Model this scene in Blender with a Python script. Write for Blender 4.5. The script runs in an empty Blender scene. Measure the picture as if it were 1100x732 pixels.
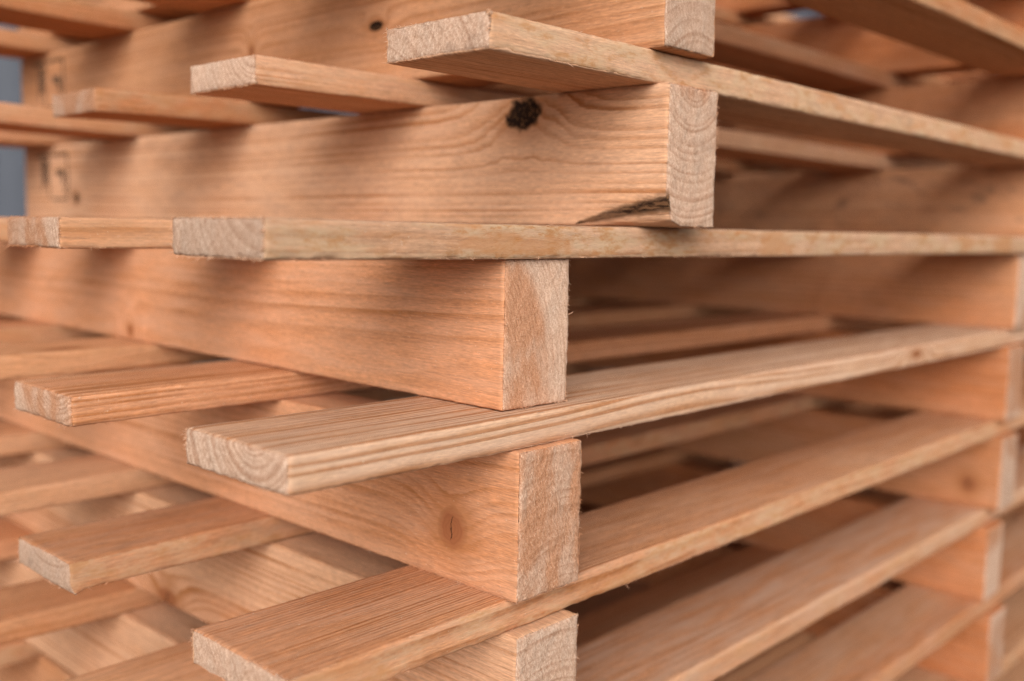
import bpy, math, random
import numpy as np
from mathutils import Matrix, Vector

SC = bpy.context.scene
COL = SC.collection
R = math.radians

# ------------------------------------------------------------------ camera
# boards run along +X, stringers along +Y, Z up; metres
cam_d = bpy.data.cameras.new('camera')
cam = bpy.data.objects.new('camera', cam_d)
COL.objects.link(cam)
YAW, PITCH, ROLL, FPX = R(46.9376), R(-6.1275), R(1.0218), 1091.63
CAM = Vector((-0.4285, -0.3927, 0.2195))
fwd = Vector((math.sin(YAW) * math.cos(PITCH), math.cos(YAW) * math.cos(PITCH), math.sin(PITCH)))
rgt0 = Vector((math.cos(YAW), -math.sin(YAW), 0))
up0 = rgt0.cross(fwd)
rgt = rgt0 * math.cos(ROLL) + up0 * math.sin(ROLL)
upv = up0 * math.cos(ROLL) - rgt0 * math.sin(ROLL)
rot = Matrix((rgt, upv, -fwd)).transposed()
cam.matrix_world = Matrix.Translation(CAM) @ rot.to_4x4()
cam_d.sensor_width = 36.0
cam_d.lens = FPX / 1100.0 * 36.0
cam_d.clip_start = 0.01
cam_d.clip_end = 500
cam_d.dof.use_dof = True
cam_d.dof.focus_distance = 0.60
cam_d.dof.aperture_fstop = 3.5
SC.camera = cam

# ------------------------------------------------------------------ light
SUN_EL, SUN_AZ = R(28), R(229)          # azimuth clockwise from +Y
world = bpy.data.worlds.new('World')
SC.world = world
world.use_nodes = True
wn = world.node_tree
bg = wn.nodes['Background']
sky = wn.nodes.new('ShaderNodeTexSky')
sky.sky_type = 'NISHITA'
sky.sun_disc = False
sky.sun_elevation = SUN_EL
sky.sun_rotation = SUN_AZ
sky.air_density = 1.0
sky.dust_density = 6.0
sky.ozone_density = 1.0
hs = wn.nodes.new('ShaderNodeHueSaturation')
hs.inputs['Saturation'].default_value = 0.08   # overcast: a greyer sky
wn.links.new(sky.outputs[0], hs.inputs['Color'])
wn.links.new(hs.outputs[0], bg.inputs['Color'])
bg.inputs['Strength'].default_value = 0.11
sun_d = bpy.data.lights.new('sun', 'SUN')
sun_d.energy = 1.45
sun_d.angle = R(60)
sun_d.color = (1.0, 0.93, 0.84)
sun = bpy.data.objects.new('sun', sun_d)
COL.objects.link(sun)
to_sun = Vector((math.sin(SUN_AZ) * math.cos(SUN_EL), math.cos(SUN_AZ) * math.cos(SUN_EL), math.sin(SUN_EL)))
sun.rotation_euler = to_sun.to_track_quat('Z', 'Y').to_euler()
sun.location = (-3, -5, 5)

SC.view_settings.view_transform = 'Standard'
SC.view_settings.look = 'None'
SC.view_settings.gamma = 1.0
SC.view_settings.exposure = 0.46
SC.cycles.use_denoising = True
SC.cycles.denoiser = 'OPENIMAGEDENOISE'
SC.cycles.denoising_input_passes = 'RGB_ALBEDO_NORMAL'
SC.cycles.denoising_prefilter = 'NONE'
SC.cycles.max_bounces = 10
SC.cycles.diffuse_bounces = 6

# ------------------------------------------------------------------ node helper
class N:
    """tiny wrapper so shader arithmetic can be written as expressions"""
    nt = None
    def __init__(s, sock): s.s = sock
    @staticmethod
    def node(t, **kw):
        n = N.nt.nodes.new(t)
        for k, v in kw.items(): setattr(n, k, v)
        return n
    @staticmethod
    def put(inp, v):
        if isinstance(v, N): N.nt.links.new(v.s, inp)
        else: inp.default_value = v
    @staticmethod
    def m(op, a, b=0.0, c=0.0, clamp=False):
        n = N.node('ShaderNodeMath', operation=op, use_clamp=clamp)
        N.put(n.inputs[0], a); N.put(n.inputs[1], b); N.put(n.inputs[2], c)
        return N(n.outputs[0])
    def __add__(s, o): return N.m('ADD', s, o)
    __radd__ = __add__
    def __sub__(s, o): return N.m('SUBTRACT', s, o)
    def __rsub__(s, o): return N.m('SUBTRACT', o, s)
    def __mul__(s, o): return N.m('MULTIPLY', s, o)
    __rmul__ = __mul__
    def __truediv__(s, o): return N.m('DIVIDE', s, o)
    def __pow__(s, o): return N.m('POWER', s, o)

def sstep(x, a, b):
    n = N.node('ShaderNodeMapRange', interpolation_type='SMOOTHSTEP')
    N.put(n.inputs[0], x); N.put(n.inputs[1], a); N.put(n.inputs[2], b)
    return N(n.outputs[0])
def vec(x, y, z):
    n = N.node('ShaderNodeCombineXYZ')
    for i, v in enumerate((x, y, z)): N.put(n.inputs[i], v)
    return N(n.outputs[0])
def sep(v):
    n = N.node('ShaderNodeSeparateXYZ'); N.put(n.inputs[0], v)
    return [N(o) for o in n.outputs]
def attr(name):
    n = N.node('ShaderNodeAttribute', attribute_name=name, attribute_type='GEOMETRY')
    return N(n.outputs['Vector'])
def noise(v, scale=1.0, detail=2.0, rough=0.5):
    n = N.node('ShaderNodeTexNoise', noise_dimensions='3D')
    N.put(n.inputs['Vector'], v)
    n.inputs['Scale'].default_value = scale
    n.inputs['Detail'].default_value = detail
    n.inputs['Roughness'].default_value = rough
    return N(n.outputs[0])
def mixc(f, a, b, mode='MIX'):
    n = N.node('ShaderNodeMix', data_type='RGBA', blend_type=mode)
    N.put(n.inputs[0], f)
    N.put(n.inputs[6], a if isinstance(a, N) else (*a, 1)); N.put(n.inputs[7], b if isinstance(b, N) else (*b, 1))
    return N(n.outputs[2])
def vscale(x, y, z, sx, sy, sz): return vec(x * sx, y * sy, z * sz)

# ------------------------------------------------------------------ sawn pine
def pine_material():
    m = bpy.data.materials.new('sawn_pine')
    m.use_nodes = True
    N.nt = m.node_tree
    bs = N.nt.nodes['Principled BSDF']
    x, y, z = sep(attr('wc'))
    freq, tint, mott = sep(attr('pa'))
    eg, bark, edge = sep(attr('pb'))
    fuzzy, gain, dirt = sep(attr('pc'))
    hrad, val, pale = sep(attr('pd'))
    k1x, k1y, kt1 = sep(attr('k1'))
    k2x, k2y, kt2 = sep(attr('k2'))
    jit = noise(vscale(x, y, z, 160, 160, 160), detail=2) - 0.5
    jit2 = noise(vscale(x, y, z, 75, 75, 75), detail=2) - 0.5
    d1 = N.m('SQRT', k1x * k1x + k1y * k1y) + jit * 0.28 + jit2 * (kt1 * 0.8 + 0.3)
    d2 = N.m('SQRT', k2x * k2x + k2y * k2y) + jit * 0.28 + jit2 * (kt2 * 1.1 + 0.3)
    # growth rings round the pith, wandering along the grain, pushed aside by knots
    wob = (noise(vscale(x, y, z, 2.2, 7, 7), detail=1) - 0.5) * 0.012
    wob2 = (noise(vscale(x, y, z, 11, 45, 45), detail=2) - 0.5) * 0.0015
    bend = N.m('EXPONENT', d1 * d1 * -0.16) * 0.018 + N.m('EXPONENT', d2 * d2 * -0.16) * 0.018
    r = N.m('SQRT', y * y + z * z) + wob + wob2 + bend
    rc = r * freq + (noise(vec(r * 90, 0.5, tint * 9), detail=1) - 0.5) * 2.2
    t = N.m('FRACT', rc)
    late = sstep(t, 0.30, 0.86) * (1 - sstep(t, 0.90, 1.0))
    wn_ = N.node('ShaderNodeTexWhiteNoise', noise_dimensions='1D')
    N.put(wn_.inputs['W'], N.m('FLOOR', rc))
    ringamp = N(wn_.outputs['Value']) * 0.75 + 0.25
    patch = sstep(noise(vscale(x, y, z, 9, 35, 35), detail=2), 0.32, 0.68) * 0.7 + 0.3
    late = N.m('MINIMUM', late * ringamp * patch * gain, 1.0)
    # fibres
    fib = noise(vscale(x, y, z, 42, 900, 900), detail=3, rough=0.6)
    fib2 = noise(vscale(x, y, z, 160, 1500, 1500), detail=2, rough=0.6)
    # colours
    big = noise(vscale(x, y, z, 3.5, 16, 16), detail=2)
    heart = sstep(r + (big - 0.5) * 0.02, hrad - 0.006, hrad + 0.006)     # reddish heart, paler sapwood
    early = mixc(heart, (0.665, 0.256, 0.100), (0.735, 0.366, 0.184))
    early = mixc(pale, early, (0.790, 0.490, 0.315))
    early = mixc(sstep(tint + (big - 0.5) * 0.5, 0.25, 0.9), early, (0.590, 0.196, 0.066))
    latec = mixc(tint, (0.420, 0.150, 0.042), (0.350, 0.105, 0.030))
    c = mixc(late * 0.80, early, latec)
    c = mixc(sstep(big, 0.5, 0.75) * 0.35, c, (0.490, 0.185, 0.060))
    fv = (fib - 0.5) * 1.15 + (fib2 - 0.5) * 1.1 + 1.0
    c = mixc(1.0, c, vec(fv, fv, fv), 'MULTIPLY')
    # lifted pale saw fuzz, then sparkling glints painted into the colour
    fz = sstep(noise(vscale(x, y, z, 220, 1100, 1100), detail=2, rough=0.7), 0.60, 0.78)
    fzp = noise(vscale(x, y, z, 14, 90, 90), detail=3)
    c = mixc((fz * 0.30 + sstep(fzp, 0.15, 0.85) * 0.80) * fuzzy * (1 - late * 0.65), c, (0.735, 0.500, 0.372))
    c = mixc(fz * 0.40, c, (0.85, 0.65, 0.48))
    glint = sstep(noise(vscale(x, y, z, 420, 700, 700), detail=1), 0.70, 0.80)
    c = mixc(glint * 0.55, c, (0.90, 0.72, 0.54))
    # rough narrow edges: pale and orange patches, resin, grey dirt
    mo = noise(vscale(x, y, z, 20, 60, 60), detail=5, rough=0.7)
    mo2 = noise(vscale(x, y, z, 55, 150, 150), detail=5, rough=0.72)
    em = edge * mott
    mo3 = noise(vscale(x, y, z, 10, 34, 34), detail=3, rough=0.55)
    c = mixc(sstep(mo, 0.40, 0.64) * em * 0.80, c, (0.730, 0.510, 0.320))
    c = mixc(sstep(mo2 * 0.6 + mo * 0.4, 0.49, 0.62) * em * 0.75, c, (0.560, 0.235, 0.075))
    c = mixc(sstep(mo3 + (mo2 - 0.5) * 0.25, 0.50, 0.60) * em * 0.60, c, (0.640, 0.285, 0.120))
    c = mixc(sstep(mo2 * 0.55 + mo * 0.45, 0.61, 0.70) * em * 0.45, c, (0.30, 0.24, 0.21))
    # end grain
    sp = noise(vscale(x, y, z, 1000, 1000, 1000), detail=3, rough=0.7)
    sp2 = noise(vec(x * 200, y * 560 + z * 230, z * 230 - y * 60), detail=4, rough=0.6)
    ec = mixc(heart, (0.580, 0.290, 0.165), (0.720, 0.470, 0.335))
    ec = mixc(sstep(noise(vscale(x, y, z, 60, 60, 25), detail=2), 0.42, 0.66) * 0.6, ec, (0.670, 0.465, 0.345))
    ec = mixc(late * 0.52, ec, (0.380, 0.165, 0.080))
    sv = (sp - 0.5) * 1.5 + (sp2 - 0.5) * 1.05 + 1.0
    ec = mixc(1.0, ec, vec(1 + (sv - 1) * 0.75, sv, 1 + (sv - 1) * 1.2), 'MULTIPLY')
    ec = mixc(sstep(sp, 0.58, 0.72) * 0.45, ec, (0.86, 0.72, 0.58))
    c = mixc(eg, c, ec)
    # knots
    def knot(c, kx, ky, d, kt):
        halo = (1 - sstep(d, 0.8, 2.5)) * 0.55
        c = mixc(halo, c, (0.430, 0.165, 0.060))
        core = 1 - sstep(d, 0.55 + kt * 0.25, 1.12)
        rg = N.m('FRACT', d * 4.5)
        soft = mixc(sstep(rg, 0.4, 0.9) * 0.30, (0.380, 0.140, 0.060), (0.280, 0.092, 0.036))
        rough_ = noise(vscale(x, y, z, 420, 420, 420), detail=3, rough=0.7)
        dark = mixc(sstep(rough_, 0.50, 0.68), (0.022, 0.012, 0.008), (0.150, 0.070, 0.032))
        c = mixc(core, c, mixc(kt, soft, dark))
        ring = sstep(d, 0.80, 0.94) * (1 - sstep(d, 0.98, 1.10))
        c = mixc(ring * 0.14, c, (0.190, 0.065, 0.028))
        cr = (1 - sstep(N.m('ABSOLUTE', kx + ky * 0.10 + jit * 0.45 - 0.05), 0.012, 0.055)) * (1 - sstep(N.m('ABSOLUTE', ky), 0.42, 0.62)) * (1 - kt)
        c = mixc(cr, c, (0.030, 0.012, 0.008))
        return c, core
    c, core1 = knot(c, k1x, k1y, d1, kt1)
    c, core2 = knot(c, k2x, k2y, d2, kt2)
    # bark left on a waney corner
    bk = noise(vscale(x, y, z, 90, 420, 420), detail=4, rough=0.7)
    bc = mixc(sstep(bk, 0.42, 0.62), (0.035, 0.018, 0.011), (0.220, 0.110, 0.055))
    c = mixc(sstep(bark + (bk - 0.5) * 0.9, 0.25, 0.75), c, bc)

    bs.inputs['Specular IOR Level'].default_value = 0.03
    db = noise(vscale(x, y, z, 22, 55, 55), detail=4, rough=0.65)
    c = mixc(sstep(db, 0.52, 0.70) * dirt * 0.8, c, (0.16, 0.10, 0.075))
    c = mixc(1.0, c, vec(val, val, val), 'MULTIPLY')
    N.put(bs.inputs['Base Color'], c)
    bs.inputs['Roughness'].default_value = 0.80
    # relief: fibres, cross-grain saw marks, torn end grain
    sawn = noise(vscale(x, y, z, 300, 26, 26), detail=2)
    hgt_s = fib * 0.00024 + fib2 * 0.00018 + sawn * 0.00020 - late * 0.00012 + fz * 0.00026 + glint * 0.0002
    hgt_e = sp * 0.00080 + sp2 * 0.00110
    hgt = hgt_s * (1 - eg) + hgt_e * eg
    hgt = hgt + (core1 * kt1 + core2 * kt2) * noise(vscale(x, y, z, 420, 420, 420), detail=3) * 0.0012 + edge * mott * mo2 * 0.0010
    bp = N.node('ShaderNodeBump')
    bp.inputs['Strength'].default_value = 0.75
    bp.inputs['Distance'].default_value = 1.0
    N.put(bp.inputs['Height'], hgt)
    N.nt.links.new(bp.outputs[0], bs.inputs['Normal'])
    return m

def simple_material(name, c1, c2, scale, rough=0.8, bump=0.0):
    m = bpy.data.materials.new(name)
    m.use_nodes = True
    N.nt = m.node_tree
    bs = N.nt.nodes['Principled BSDF']
    tc = N.node('ShaderNodeTexCoord')
    o = N(tc.outputs['Object'])
    n = noise(o, scale, 5, 0.6)
    N.put(bs.inputs['Base Color'], mixc(sstep(n, 0.3, 0.7), c1, c2))
    bs.inputs['Roughness'].default_value = rough
    if bump:
        bp = N.node('ShaderNodeBump')
        bp.inputs['Distance'].default_value = bump
        N.put(bp.inputs['Height'], noise(o, scale * 8, 4))
        N.nt.links.new(bp.outputs[0], bs.inputs['Normal'])
    return m

PINE = pine_material()

# ------------------------------------------------------------------ numpy value noise
def _hash(i, j, k, seed):
    n = (i * 374761393 + j * 668265263 + k * 1440662683 + seed * 69069) & 0xffffffff
    n = ((n ^ (n >> 13)) * 1274126177) & 0xffffffff
    return ((n ^ (n >> 16)) & 0xffff) / 65535.0
def vnoise(p, seed=0):
    p = np.asarray(p, float)
    f0 = np.floor(p).astype(np.int64); w = p - f0
    w = w * w * (3 - 2 * w)
    out = 0
    for a in (0, 1):
        for b in (0, 1):
            for c in (0, 1):
                h = _hash(f0[:, 0] + a, f0[:, 1] + b, f0[:, 2] + c, seed)
                out = out + h * (w[:, 0] if a else 1 - w[:, 0]) * (w[:, 1] if b else 1 - w[:, 1]) * (w[:, 2] if c else 1 - w[:, 2])
    return out

def spaced(L, step):
    e = [0.0, 0.0005, 0.0012, 0.0025]
    n = max(1, int(round((L - 0.005) / step)))
    mid = list(np.linspace(0.0025, L - 0.0025, n + 1))
    return np.array(e[:-1] + mid + [L - a for a in reversed(e[:-1])])

def along(L, fine, near, coarse):
    """section positions: 'fine' spacing up to 'near', then growing to 'coarse'"""
    u = [0.0, 0.0005, 0.0012, 0.0025]
    s = fine
    while u[-1] < L - 0.0025 - s:
        if u[-1] > near: s = min(coarse, s * 1.12)
        u.append(u[-1] + s)
    if u[-1] > L - 0.003: u.pop()
    return np.array(u + [L - 0.0025, L - 0.0012, L - 0.0005, L])

def beam(name, parent, L, W, T, origin, axis, rng, fine=0.004, near=0.3, coarse=0.02, cross=0.006,
         pith=None, freq=240, tint=0.3, mott=0.5, fuzzy=0.25, gain=1.0, hrad=0.059, val=1.0, pale=0.0, dirt=0.0, warp=0.0015, knots=(), chips=0.3, wane=None, fuzz=0, tear=None):
    """one sawn timber: u along the grain, v across, t up.  axis 'x': u->X v->Y ; axis 'y': u->Y v->X"""
    seed = rng.randrange(1 << 20)
    us = along(L, fine, near, coarse)
    vs, ts = spaced(W, cross), spaced(T, min(cross, 0.004) if T < 0.04 else cross)
    nv, nt_, nu = len(vs), len(ts), len(us)
    ring = [(i, 0) for i in range(nv)] + [(nv - 1, j) for j in range(1, nt_)] + \
           [(i, nt_ - 1) for i in range(nv - 2, -1, -1)] + [(0, j) for j in range(nt_ - 2, 0, -1)]
    npf = len(ring)
    rv = np.array([vs[i] for i, j in ring]); rt = np.array([ts[j] for i, j in ring])
    P = np.empty((nu, npf, 3))
    P[:, :, 0] = us[:, None]; P[:, :, 1] = rv; P[:, :, 2] = rt
    P = P.reshape(-1, 3)
    faces = []
    a = np.arange(nu - 1)[:, None] * npf; b = np.arange(npf)[None, :]; b2 = (b + 1) % npf
    faces.append(np.stack([a + b, a + b2, a + npf + b2, a + npf + b], -1).reshape(-1, 4)[:, ::-1])
    extra = []
    base = len(P)
    rid = {ij: q for q, ij in enumerate(ring)}
    for end in (0, 1):
        idx = np.empty((nv, nt_), int)
        for i in range(nv):
            for j in range(nt_):
                if (i, j) in rid: idx[i, j] = rid[(i, j)] + (nu - 1) * npf * end
                else:
                    idx[i, j] = base + len(extra); extra.append((L * end, vs[i], ts[j]))
        q = np.stack([idx[:-1, :-1], idx[1:, :-1], idx[1:, 1:], idx[:-1, 1:]], -1).reshape(-1, 4)
        faces.append(q if end else q[:, ::-1])
    P = np.concatenate([P, np.array(extra)]) if extra else P
    F = np.concatenate(faces)
    P0 = P.copy()
    dims = np.array([L, W, T])
    dist = np.minimum(P, dims - P)                      # distance to the nearer face on every axis
    sgn = np.where(P < dims / 2, 1.0, -1.0)             # inward direction
    # worn, torn arrises
    e = 0.0026
    k = np.stack([P[:, 0] * 260, P[:, 1] * 260, P[:, 2] * 260], 1)
    n1 = vnoise(k, seed); n2 = vnoise(k * 0.32 + 7, seed + 5)
    amt = 0.0005 + 0.0015 * n1 + chips * 0.007 * np.clip(n2 - 0.66, 0, 1)
    for A in range(3):
        near_f = np.clip(1 - dist / e, 0, 1) ** 2
        near_f[:, A] = 0
        mv = amt * near_f.max(1) * (dist[:, A] < 1e-6)
        P[:, A] += sgn[:, A] * mv
    # sawn unevenness of the faces
    for A in range(3):
        on = dist[:, A] < 1e-6
        g = (350, 350, 350) if A == 0 else (55, 240, 240)
        nn = vnoise(P0 * np.array(g) + 3 * A, seed + 11 + A) - 0.5
        lo = vnoise(P0 * np.array((6, 14, 14)) + 5, seed + 21 + A) - 0.5
        P[:, A] += on * (nn * (0.0010 if A == 0 else 0.00030) + lo * (0.0008 if A else 0.0012))
    if T < 0.04:                                         # boards are never dead straight
        ph, am, sg = rng.uniform(0, 6), rng.uniform(-1, 1) * warp, rng.uniform(-1, 1) * warp
    else: ph = am = sg = 0.0
    def bent(Q, Q0):
        Q[:, 1] += am * 1.3 * np.sin(Q0[:, 0] / L * 4.2 + ph)
        free = np.clip(0.15 - Q0[:, 0], 0, None) / 0.15
        Q[:, 2] += sg * free ** 2 + 0.35 * am * np.sin(Q0[:, 0] * 7.2 - 1.1) * (Q0[:, 0] > 0.15)
    bent(P, P0)
    bark = np.zeros(len(P))
    if wane:                                             # waney lower corner on the v=0 side near u=0
        wl, wh = wane
        edge_h = wh * np.clip(1 - P0[:, 0] / wl, 0, 1) ** 0.8 + 0.0012 * (vnoise(P0 * 180, seed + 31) - 0.5)
        s = edge_h - P0[:, 2]                            # how far under the wane's upper line
        m = (P0[:, 0] < wl) & (P0[:, 1] < edge_h) & (s > 0)
        dv = np.clip(edge_h - P0[:, 2] - P0[:, 1], 0, None) * 0.55
        P[m, 1] += dv[m] * 0.75; P[m, 2] += dv[m] * 0.35
        rel = (P0[:, 2]) / np.maximum(edge_h, 1e-4)
        bark = np.where((P0[:, 0] < wl) & (P0[:, 1] < 0.004) & (edge_h > 0.0012), np.clip(1 - np.abs(rel - 0.82) / 0.75, 0, 1), 0)
    if tear:                                             # torn away lower corner at u=0, v=0
        tl, th = tear
        d = np.sqrt((P0[:, 0] / tl) ** 2 + (P0[:, 1] / tl) ** 2 + (P0[:, 2] / th) ** 2)
        mm = np.clip(1 - d, 0, 1)
        P[:, 2] -= mm * th * 0.5; P[:, 0] += mm * tl * 0.35
    # attributes
    pv, ptt = pith if pith else (rng.uniform(-0.3, 1.3) * W, rng.choice((-1, 1)) * rng.uniform(0.01, 0.07) + (T if rng.random() < .5 else 0))
    off = rng.uniform(0, 40)
    wc = P0 + np.array([off, -pv, -ptt])
    n = len(P)
    pa = np.tile(np.array([freq, tint, mott]), (n, 1))
    pb = np.zeros((n, 3))
    pb[:, 0] = dist[:, 0] < 1e-6
    pb[:, 1] = bark
    pb[:, 2] = (dist[:, 1] < 1e-6) & (T < 0.04)
    kk = np.full((2, n, 3), 30.0); kk[:, :, 2] = 0
    for q, kn in enumerate(knots[:2]):
        fa, ku, kw, ra, kt = kn[:5]; st = kn[5] if len(kn) > 5 else 1.0
        kk[q, :, 0] = (P0[:, 0] - ku) / (ra * st)
        if fa == 'v':                                    # knot shows on the v=0 side face
            kk[q, :, 1] = (P0[:, 2] - kw) / ra
        else:                                            # knot shows on the flat faces
            kk[q, :, 1] = (P0[:, 1] - kw) / ra
        kk[q, :, 2] = kt
        if kt > 0.5:                                     # a loose, sunken knot
            dd = np.hypot(kk[q, :, 0], kk[q, :, 1])
            A = 1 if fa == 'v' else 2
            on = dist[:, A] < 1e-6
            P[:, A] += on * sgn[:, A] * np.clip(1 - dd, 0, 0.4) * 0.004
    # splinters and lifted fibres standing off the arrises
    pc = np.tile(np.array([fuzzy, gain, dirt]), (n, 1))
    V = [P]; WC = [wc]; PA = [pa]; PB = [pb]; PC = [pc]; PD = [np.tile(np.array([hrad, val * 0.74, pale]), (n, 1))]; K1 = [kk[0]]; K2 = [kk[1]]
    tris = []
    cur = n
    for _ in range(fuzz):
        end = rng.random() < 0.6
        top = rng.random() < 0.25
        if end:                                          # round the u=0 end
            side = rng.random() < 0.45
            p = np.array([0.0003, W * rng.choice((0.004, 0.996)) if side else rng.uniform(0, W), rng.uniform(0, T) if side else (T * 0.99 if top else T * 0.01)])
            d = np.array([-rng.uniform(.2, 1), rng.uniform(-.7, .7), rng.uniform(-.7, .3)])
        else:
            p = np.array([rng.uniform(0, near), 0.0004, T - 0.0006 if top else 0.0006])
            d = np.array([rng.choice((-1, 1)) * rng.uniform(.4, 1), -rng.uniform(.15, .9), rng.uniform(.1, .6) if top else -rng.uniform(.1, .8)])
        if wane and p[0] < wane[0] and p[1] < 0.022 and p[2] < wane[1] * 1.2: continue
        if vnoise(p[None] * 55.0, seed + 77)[0] < rng.uniform(0.25, 0.75): continue
        ln = 0.0008 + 0.0022 * rng.random() ** 2.2 + (0.004 if rng.random() < 0.03 else 0)
        d /= np.linalg.norm(d)
        sd = np.cross(d, [rng.uniform(-1, 1), rng.uniform(-1, 1), rng.uniform(-1, 1)]); sd /= (np.linalg.norm(sd) + 1e-9)
        wd = rng.uniform(0.00010, 0.00024)
        cv = np.array([rng.uniform(-1, 1), rng.uniform(-1, 1), rng.uniform(-1, .4)]) * ln * 0.3
        up = np.cross(d, sd)
        q0 = p - d * 0.0012
        mid = p + d * ln * 0.5 + cv * 0.3
        tip = p + d * ln + cv
        pts = [q0 + sd * wd, q0 - sd * wd * .5 + up * wd, q0 - sd * wd * .5 - up * wd,
               mid + sd * wd * .7, mid - sd * wd * .35 + up * wd * .7, mid - sd * wd * .35 - up * wd * .7, tip]
        pts = np.array(pts); bent(pts, np.array([p] * 7))
        V.append(pts); WC.append(np.array([p] * 7) + np.array([off, -pv, -ptt]))
        PA.append(np.tile([freq, tint, 0.0], (7, 1))); PB.append(np.tile([0.4, 0.0, 0.0], (7, 1))); PC.append(np.tile([0.5, 0.5, 0.0], (7, 1))); PD.append(np.tile([hrad, 0.85, 0.0], (7, 1)))
        kz = np.tile([30.0, 30.0, 0.0], (7, 1)); K1.append(kz); K2.append(kz)
        for i in range(3):
            j = (i + 1) % 3
            tris += [(cur + i, cur + j, cur + 3 + j), (cur + i, cur + 3 + j, cur + 3 + i), (cur + 3 + i, cur + 3 + j, cur + 6)]
        cur += 7
    V = np.concatenate(V)
    if axis == 'y':
        V = V[:, [1, 0, 2]]; F = F[:, ::-1]
    V = V + np.array(origin)
    me = bpy.data.meshes.new(name)
    nq, ntri = len(F), len(tris)
    me.vertices.add(len(V)); me.vertices.foreach_set('co', V.astype(np.float32).ravel())
    loops = np.concatenate([F.ravel(), np.array(tris, int).ravel()]) if ntri else F.ravel()
    me.loops.add(len(loops)); me.loops.foreach_set('vertex_index', loops.astype(np.int32))
    starts = np.concatenate([np.arange(nq) * 4, nq * 4 + np.arange(ntri) * 3]).astype(np.int32)
    me.polygons.add(nq + ntri); me.polygons.foreach_set('loop_start', starts)
    me.update(calc_edges=True); me.validate()
    me.polygons.foreach_set('use_smooth', np.ones(len(me.polygons), bool))
    for nm, dat in (('wc', WC), ('pa', PA), ('pb', PB), ('pc', PC), ('pd', PD), ('k1', K1), ('k2', K2)):
        at = me.attributes.new(nm, 'FLOAT_VECTOR', 'POINT')
        at.data.foreach_set('vector', np.concatenate(dat).astype(np.float32).ravel())
    me.materials.append(PINE)
    ob = bpy.data.objects.new(name, me)
    COL.objects.link(ob)
    ob.parent = parent
    return ob

# ------------------------------------------------------------------ the setting
def grid_box(name, x0, x1, y0, y1, z0, z1, mat):
    v = [(x, y, z) for z in (z0, z1) for y in (y0, y1) for x in (x0, x1)]
    f = [(0, 2, 3, 1), (4, 5, 7, 6), (0, 1, 5, 4), (2, 6, 7, 3), (0, 4, 6, 2), (1, 3, 7, 5)]
    me = bpy.data.meshes.new(name); me.from_pydata(v, [], f); me.materials.append(mat)
    o = bpy.data.objects.new(name, me); COL.objects.link(o)
    return o

PITCHZ, H, WS, D, LS = 0.112, 0.0914, 0.0579, 0.871, 1.006
TB = PITCHZ - H - 0.0004
LOW, HIGH = -3, 7
GZ = (LOW - 2) * PITCHZ
ground = grid_box('ground', -60, 60, -60, 60, GZ - 0.3, GZ - 0.0005, simple_material('concrete', (0.080, 0.062, 0.048), (0.120, 0.095, 0.072), 3.0, 0.9, 0.002))
ground['kind'] = 'structure'

# blurred blue-grey wall standing well behind the stack
wall_mat = simple_material('blue_grey_sheet', (0.038, 0.044, 0.060), (0.048, 0.055, 0.074), 0.8, 0.6)
def wall_mesh():
    n = 160; Lw = 16.0; v = []; f = []
    for i in range(n + 1):
        xx = -Lw / 2 + Lw * i / n
        d = 0.03 if (i // 2) % 2 else 0.0
        v += [(xx, d, 0), (xx, d, 4.5), (xx, 0.12, 4.5), (xx, 0.12, 0)]
    for i in range(n):
        a = i * 4; b = a + 4
        for q in range(4):
            f.append((a + q, b + q, b + (q + 1) % 4, a + (q + 1) % 4))
    f += [(0, 1, 2, 3), (n * 4 + 3, n * 4 + 2, n * 4 + 1, n * 4)]
    me = bpy.data.meshes.new('wall'); me.from_pydata(v, [], f); me.materials.append(wall_mat)
    return me
wall = bpy.data.objects.new('wall', wall_mesh()); COL.objects.link(wall)
wall.location = (1.6, 6.0, GZ); wall.rotation_euler = (0, 0, R(-24))
wall['label'] = 'plain blue grey wall out of focus behind the left end of the pallet stack'
wall['category'] = 'wall'

# ------------------------------------------------------------------ pallets
RND = random.Random(11)
LABELS = {
 -3: 'bottom pine pallet of the stack, standing on the concrete ground',
 -2: 'second lowest pine pallet, resting on the bottom pallet and mostly below the picture',
 -1: 'pine pallet under the one whose deck shows only at the bottom right corner',
 0: 'pine pallet whose near deck board crosses the bottom right below the long fine-grained board',
 1: 'pine pallet whose near deck board has fine dark straight grain, below the cracked-knot stringer',
 2: 'pine pallet whose front stringer shows a round reddish knot with a crack in it',
 3: 'pine pallet with a clean pale front stringer and a mottled edge-on board at eye level',
 4: 'pine pallet set to the right whose front stringer has a black knot',
 5: 'pine pallet above the black-knot stringer, its long side reaching the top edge of the picture',
 6: 'second highest pine pallet of the stack, just above the top edge of the picture',
 7: 'topmost pine pallet, unseen above the picture, added to shade the stack below',  # unseen pallet added to block sky light from above
}
XOFF = {0: -0.016, 1: -0.0005, 2: 0.0, 3: 0.0058, 4: 0.1167, 5: 0.1073, -1: -0.003, -2: 0.0, -3: 0.004, 6: 0.112, 7: 0.1}
YOFF = {0: 0.0026, 1: -0.0009, 2: 0.0, 3: 0.0198, 4: -0.0158, 5: -0.0171, -1: 0.0, -2: 0.006, -3: 0.0, 6: -0.01, 7: -0.014}
ROTZ = {3: -0.0250, 4: 0.0022, 5: -0.0058, 1: 0.0015}
OVER = {0: 0.150, 1: 0.1544, 2: 0.1562, 3: 0.1656, 4: 0.1537, 5: 0.158}
NB = [(0.006, 0.0905), (0.239, 0.089), (0.470, 0.088), (0.692, 0.090), (0.914, 0.090)]
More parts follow.
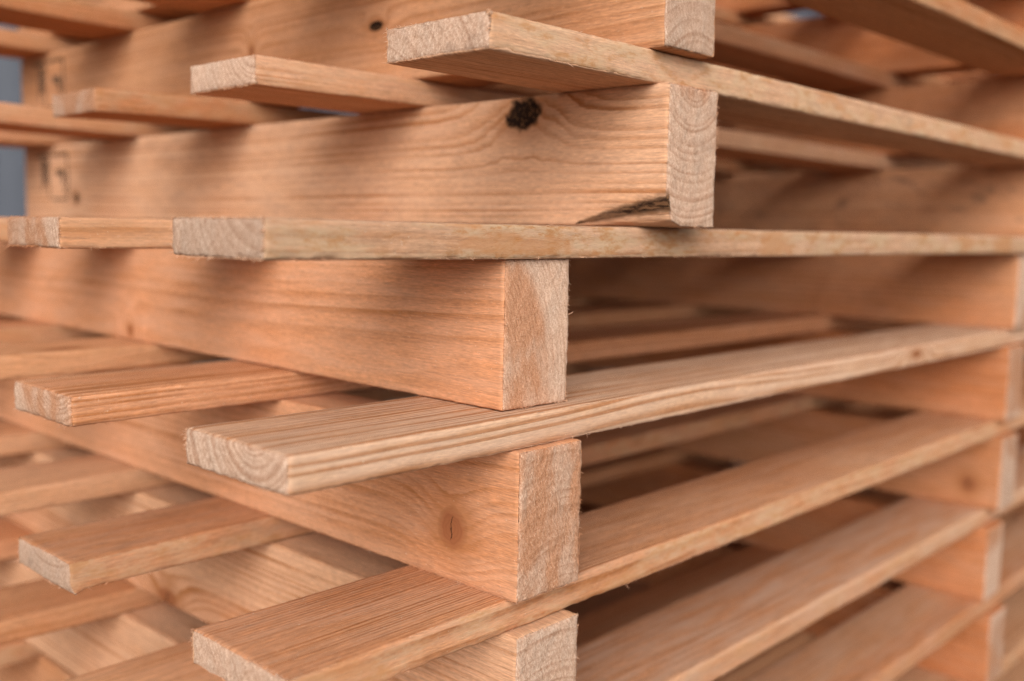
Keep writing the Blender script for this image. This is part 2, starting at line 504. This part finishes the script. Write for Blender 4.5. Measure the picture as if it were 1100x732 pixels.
NEAR = {(1, 0): (0.0096, 0.091), (2, 0): (0.0058, 0.0945), (3, 0): (-0.006, 0.0895), (4, 0): (0.0094, 0.0846),
        (1, 1): (0.2546, 0.0836), (2, 1): (0.2414, 0.0902), (3, 1): (0.2328, 0.0892), (4, 1): (0.230, 0.0855), (4, 2): (0.4703, 0.0835),
        (5, 0): (0.002, 0.090), (0, 0): (0.010, 0.092), (-1, 0): (0.010, 0.091)}
# per-timber looks (stringer: ('s', pallet, n); board: ('b', pallet, n))
LOOK = {
 ('s', 2, 0): dict(freq=170, tint=0.30, gain=1.05, hrad=0.2, val=1.08, pale=0.30, fuzzy=0.3, pith=(0.040, -0.030), knots=(('v', 0.0559, 0.034, 0.0140, 0.0, 0.92),)),
 ('s', 3, 0): dict(pale=0.22, freq=260, tint=0.15, fuzzy=0.4, val=1.12, hrad=0.13, pith=(-0.09, 0.010), knots=(('v', 0.4936, 0.0093, 0.006, 0.0),)),
 ('s', 4, 0): dict(pale=0.45, hrad=0.02, val=1.06, freq=170, tint=0.10, fuzzy=0.35, gain=1.3, dirt=0.22, pith=(0.03, 0.100), knots=(('v', 0.1246, 0.0795, 0.0118, 1.0, 1.45), ('v', 0.8557, 0.0262, 0.007, 1.0, 1.0)), wane=(0.078, 0.0185)),
 ('s', 5, 0): dict(hrad=0.02, freq=150, tint=0.36, pith=(0.04, -0.03), knots=(('v', 0.2841, 0.0465, 0.004, 1.0, 2.2), ('v', 0.466, 0.045, 0.007, 0.0, 0.6))),
 ('s', 1, 0): dict(pale=0.4, gain=1.5, freq=190, tint=0.06, pith=(0.03, -0.02), knots=(('v', 0.4168, 0.006, 0.009, 0.0, 2.0),)),
 ('s', 4, 1): dict(freq=170, tint=0.4, dirt=0.9),
 ('s', 1, 1): dict(freq=150, tint=0.6, pith=(0.05, 0.12), knots=(('v', 0.0374, 0.0283, 0.011, 0.0),)),
 ('s', 0, 0): dict(pale=0.45, gain=1.4, freq=190, tint=0.05, pith=(0.03, 0.15)),
 ('b', 1, 0): dict(freq=400, tint=0.55, mott=0.7, fuzzy=0.42, gain=2.2, val=1.02, pith=(0.16, -0.05)),
 ('b', 2, 0): dict(freq=230, tint=0.10, mott=0.12, fuzzy=0.75, gain=2.5, hrad=0.004, pale=0.9, val=1.03, pith=(0.030, 0.033), knots=(('v', 0.755, 0.012, 0.0042, 0.0, 3.0),)),
 ('b', 3, 0): dict(pale=0.8, hrad=0.03, chips=2.2, dirt=0.04, freq=140, tint=0.12, mott=1.0, fuzzy=0.4, pith=(-0.004, 0.05)),
 ('b', 4, 0): dict(pale=0.6, hrad=0.03, chips=1.2, dirt=0.35, freq=260, tint=0.12, mott=0.85, fuzzy=0.4, pith=(0.10, -0.04)),
 ('b', 0, 0): dict(freq=200, tint=0.25, mott=0.35, fuzzy=0.85, val=0.95),
 ('b', -1, 0): dict(freq=220, tint=0.45, mott=0.3, fuzzy=0.6, val=0.92),
 ('b', 5, 0): dict(freq=240, tint=0.22, mott=0.4),
 ('b', 2, 1): dict(freq=260, tint=0.2, mott=0.0, gain=2.3, val=1.08, pale=0.3, pith=(0.022, 0.045)),
 ('b', 2, 2): dict(freq=210, tint=0.15, mott=0.2, pith=(0.04, -0.06), knots=(('t', 0.100, 0.020, 0.008, 0.0, 2.2),)),
 ('b', 1, 1): dict(dirt=0.3, freq=260, tint=0.55, fuzzy=0.4, mott=0.7, pith=(0.03, 0.09), tear=(0.011, 0.006)),
 ('b', 3, 1): dict(freq=230, tint=0.22, mott=0.2),
 ('b', 4, 1): dict(pale=0.5, val=1.05, hrad=0.02, freq=220, tint=0.22, mott=0.3),
 ('b', 4, 2): dict(freq=220, tint=0.30, mott=0.6),
}

def part_label(o, txt): o['label'] = txt

for k in range(LOW, HIGH + 1):
    p = bpy.data.objects.new('pallet', None)
    COL.objects.link(p)
    p.empty_display_size = 0.1
    p.location = (XOFF[k], YOFF[k], (k - 2) * PITCHZ)
    p.rotation_euler = (0, 0, ROTZ.get(k, RND.uniform(-0.003, 0.003)))
    p['label'] = LABELS[k]
    p['category'] = 'pallet'
    p['group'] = 'stacked pine pallets'
    hero = 1 <= k <= 4
    seen = -1 <= k <= 5
    for s in range(3):
        lk = dict(freq=RND.uniform(150, 260), tint=RND.uniform(0.15, 0.6), val=RND.uniform(0.9, 1.06))
        if s: lk['tint'] = RND.uniform(0.55, 0.85)  # inner stringers redder: the deep interior shade is put into their colour
        lk.update(LOOK.get(('s', k, s), {}))
        if s == 0 and hero: q = dict(fine=0.0018, near=0.22, coarse=0.012, cross=0.0024, fuzz=300)
        elif s == 0 and seen: q = dict(fine=0.003, near=0.25, coarse=0.015, cross=0.004, fuzz=60)
        else: q = dict(fine=0.006, near=0.1, coarse=0.03, cross=0.008, fuzz=0)
        st = beam('stringer', p, LS, WS, H, (s * D, 0, 0), 'y', RND, **{**q, **lk})
        if s == 0 and k in (4, 5):
            # burnt treatment mark on the far end of the side face: frame and strokes of ink
            bm_v = []; bm_f = []
            def stroke(y0, z0, y1, z1):
                b = len(bm_v)
                for xx in (-0.0009, 0.0006):
                    bm_v.extend([(xx, y0, z0), (xx, y1, z0), (xx, y1, z1), (xx, y0, z1)])
                bm_f.extend([(b + 3, b + 2, b + 1, b), (b + 4, b + 5, b + 6, b + 7)] + [(b + i, b + (i + 1) % 4, b + 4 + (i + 1) % 4, b + 4 + i) for i in range(4)])
            y0, y1, z0, z1 = 0.876, 0.952, 0.024, 0.082
            w = 0.0026
            stroke(y0, z0, y0 + w, z1); stroke(y0, z1 - w, y0 + 0.045, z1); stroke(y0, z0, y0 + 0.045, z0 + w)
            stroke(0.930, z0 + 0.004, 0.933, z1); stroke(0.937, 0.044, 0.945, 0.074); stroke(0.948, 0.036, 0.951, 0.076)
            stroke(0.890, 0.054, 0.908, 0.062); stroke(0.886, 0.044, 0.892, 0.058); stroke(0.884, 0.034, 0.888, 0.040)
            stroke(0.936, z1 - 0.004, 0.962, z1)
            me = bpy.data.meshes.new('burnt_stamp'); me.from_pydata(bm_v, [], bm_f)
            if 'ink' not in bpy.data.materials: simple_material('ink', (0.045, 0.022, 0.012), (0.15, 0.075, 0.035), 120.0)
            me.materials.append(bpy.data.materials['ink'])
            so = bpy.data.objects.new('burnt_stamp', me); COL.objects.link(so); so.parent = st
            so['label'] = 'dark burnt mark in a rectangular frame at the far end of the stringer'
    ov = OVER.get(k, 0.156)
    for b in range(5):
        y0, wd = NEAR.get((k, b), NB[b])
        if (k, b) not in NEAR: y0 += RND.uniform(-0.004, 0.004)
        o2 = ov + (0 if hero and b <= 2 else RND.uniform(-0.004, 0.004))
        if (k, b) == (5, 4): o2 = 0.10
        lk = dict(freq=RND.uniform(170, 330), tint=RND.uniform(0.15, 0.6), mott=RND.uniform(0.1, 0.7), fuzzy=RND.uniform(0.05, 0.45), val=RND.uniform(0.86, 1.08), pale=RND.choice((0, 0, 0.15, 0.35)))
        lk.update(LOOK.get(('b', k, b), {}))
        L = ov + 2 * D + WS + 0.155
        if b == 0 and hero: q = dict(fine=0.0020, near=0.50, coarse=0.010, cross=0.0026, fuzz=420, chips=0.8, warp=0.0006)
        elif b == 1 and hero: q = dict(fine=0.0020, near=0.22, coarse=0.02, cross=0.0028, fuzz=220, chips=0.9, warp=0.0008)
        elif b == 0 and seen: q = dict(fine=0.004, near=0.6, coarse=0.02, cross=0.004, fuzz=60, chips=0.8)
        elif seen: q = dict(fine=0.004, near=0.2, coarse=0.03, cross=0.006, fuzz=0, chips=0.6, warp=0.003)
        else: q = dict(fine=0.01, near=0.1, coarse=0.05, cross=0.012, fuzz=0)
        bo = beam('deck_board', p, L - (ov - o2), wd, TB, (-o2, y0, H + 0.0002), 'x', RND, **{**q, **lk})
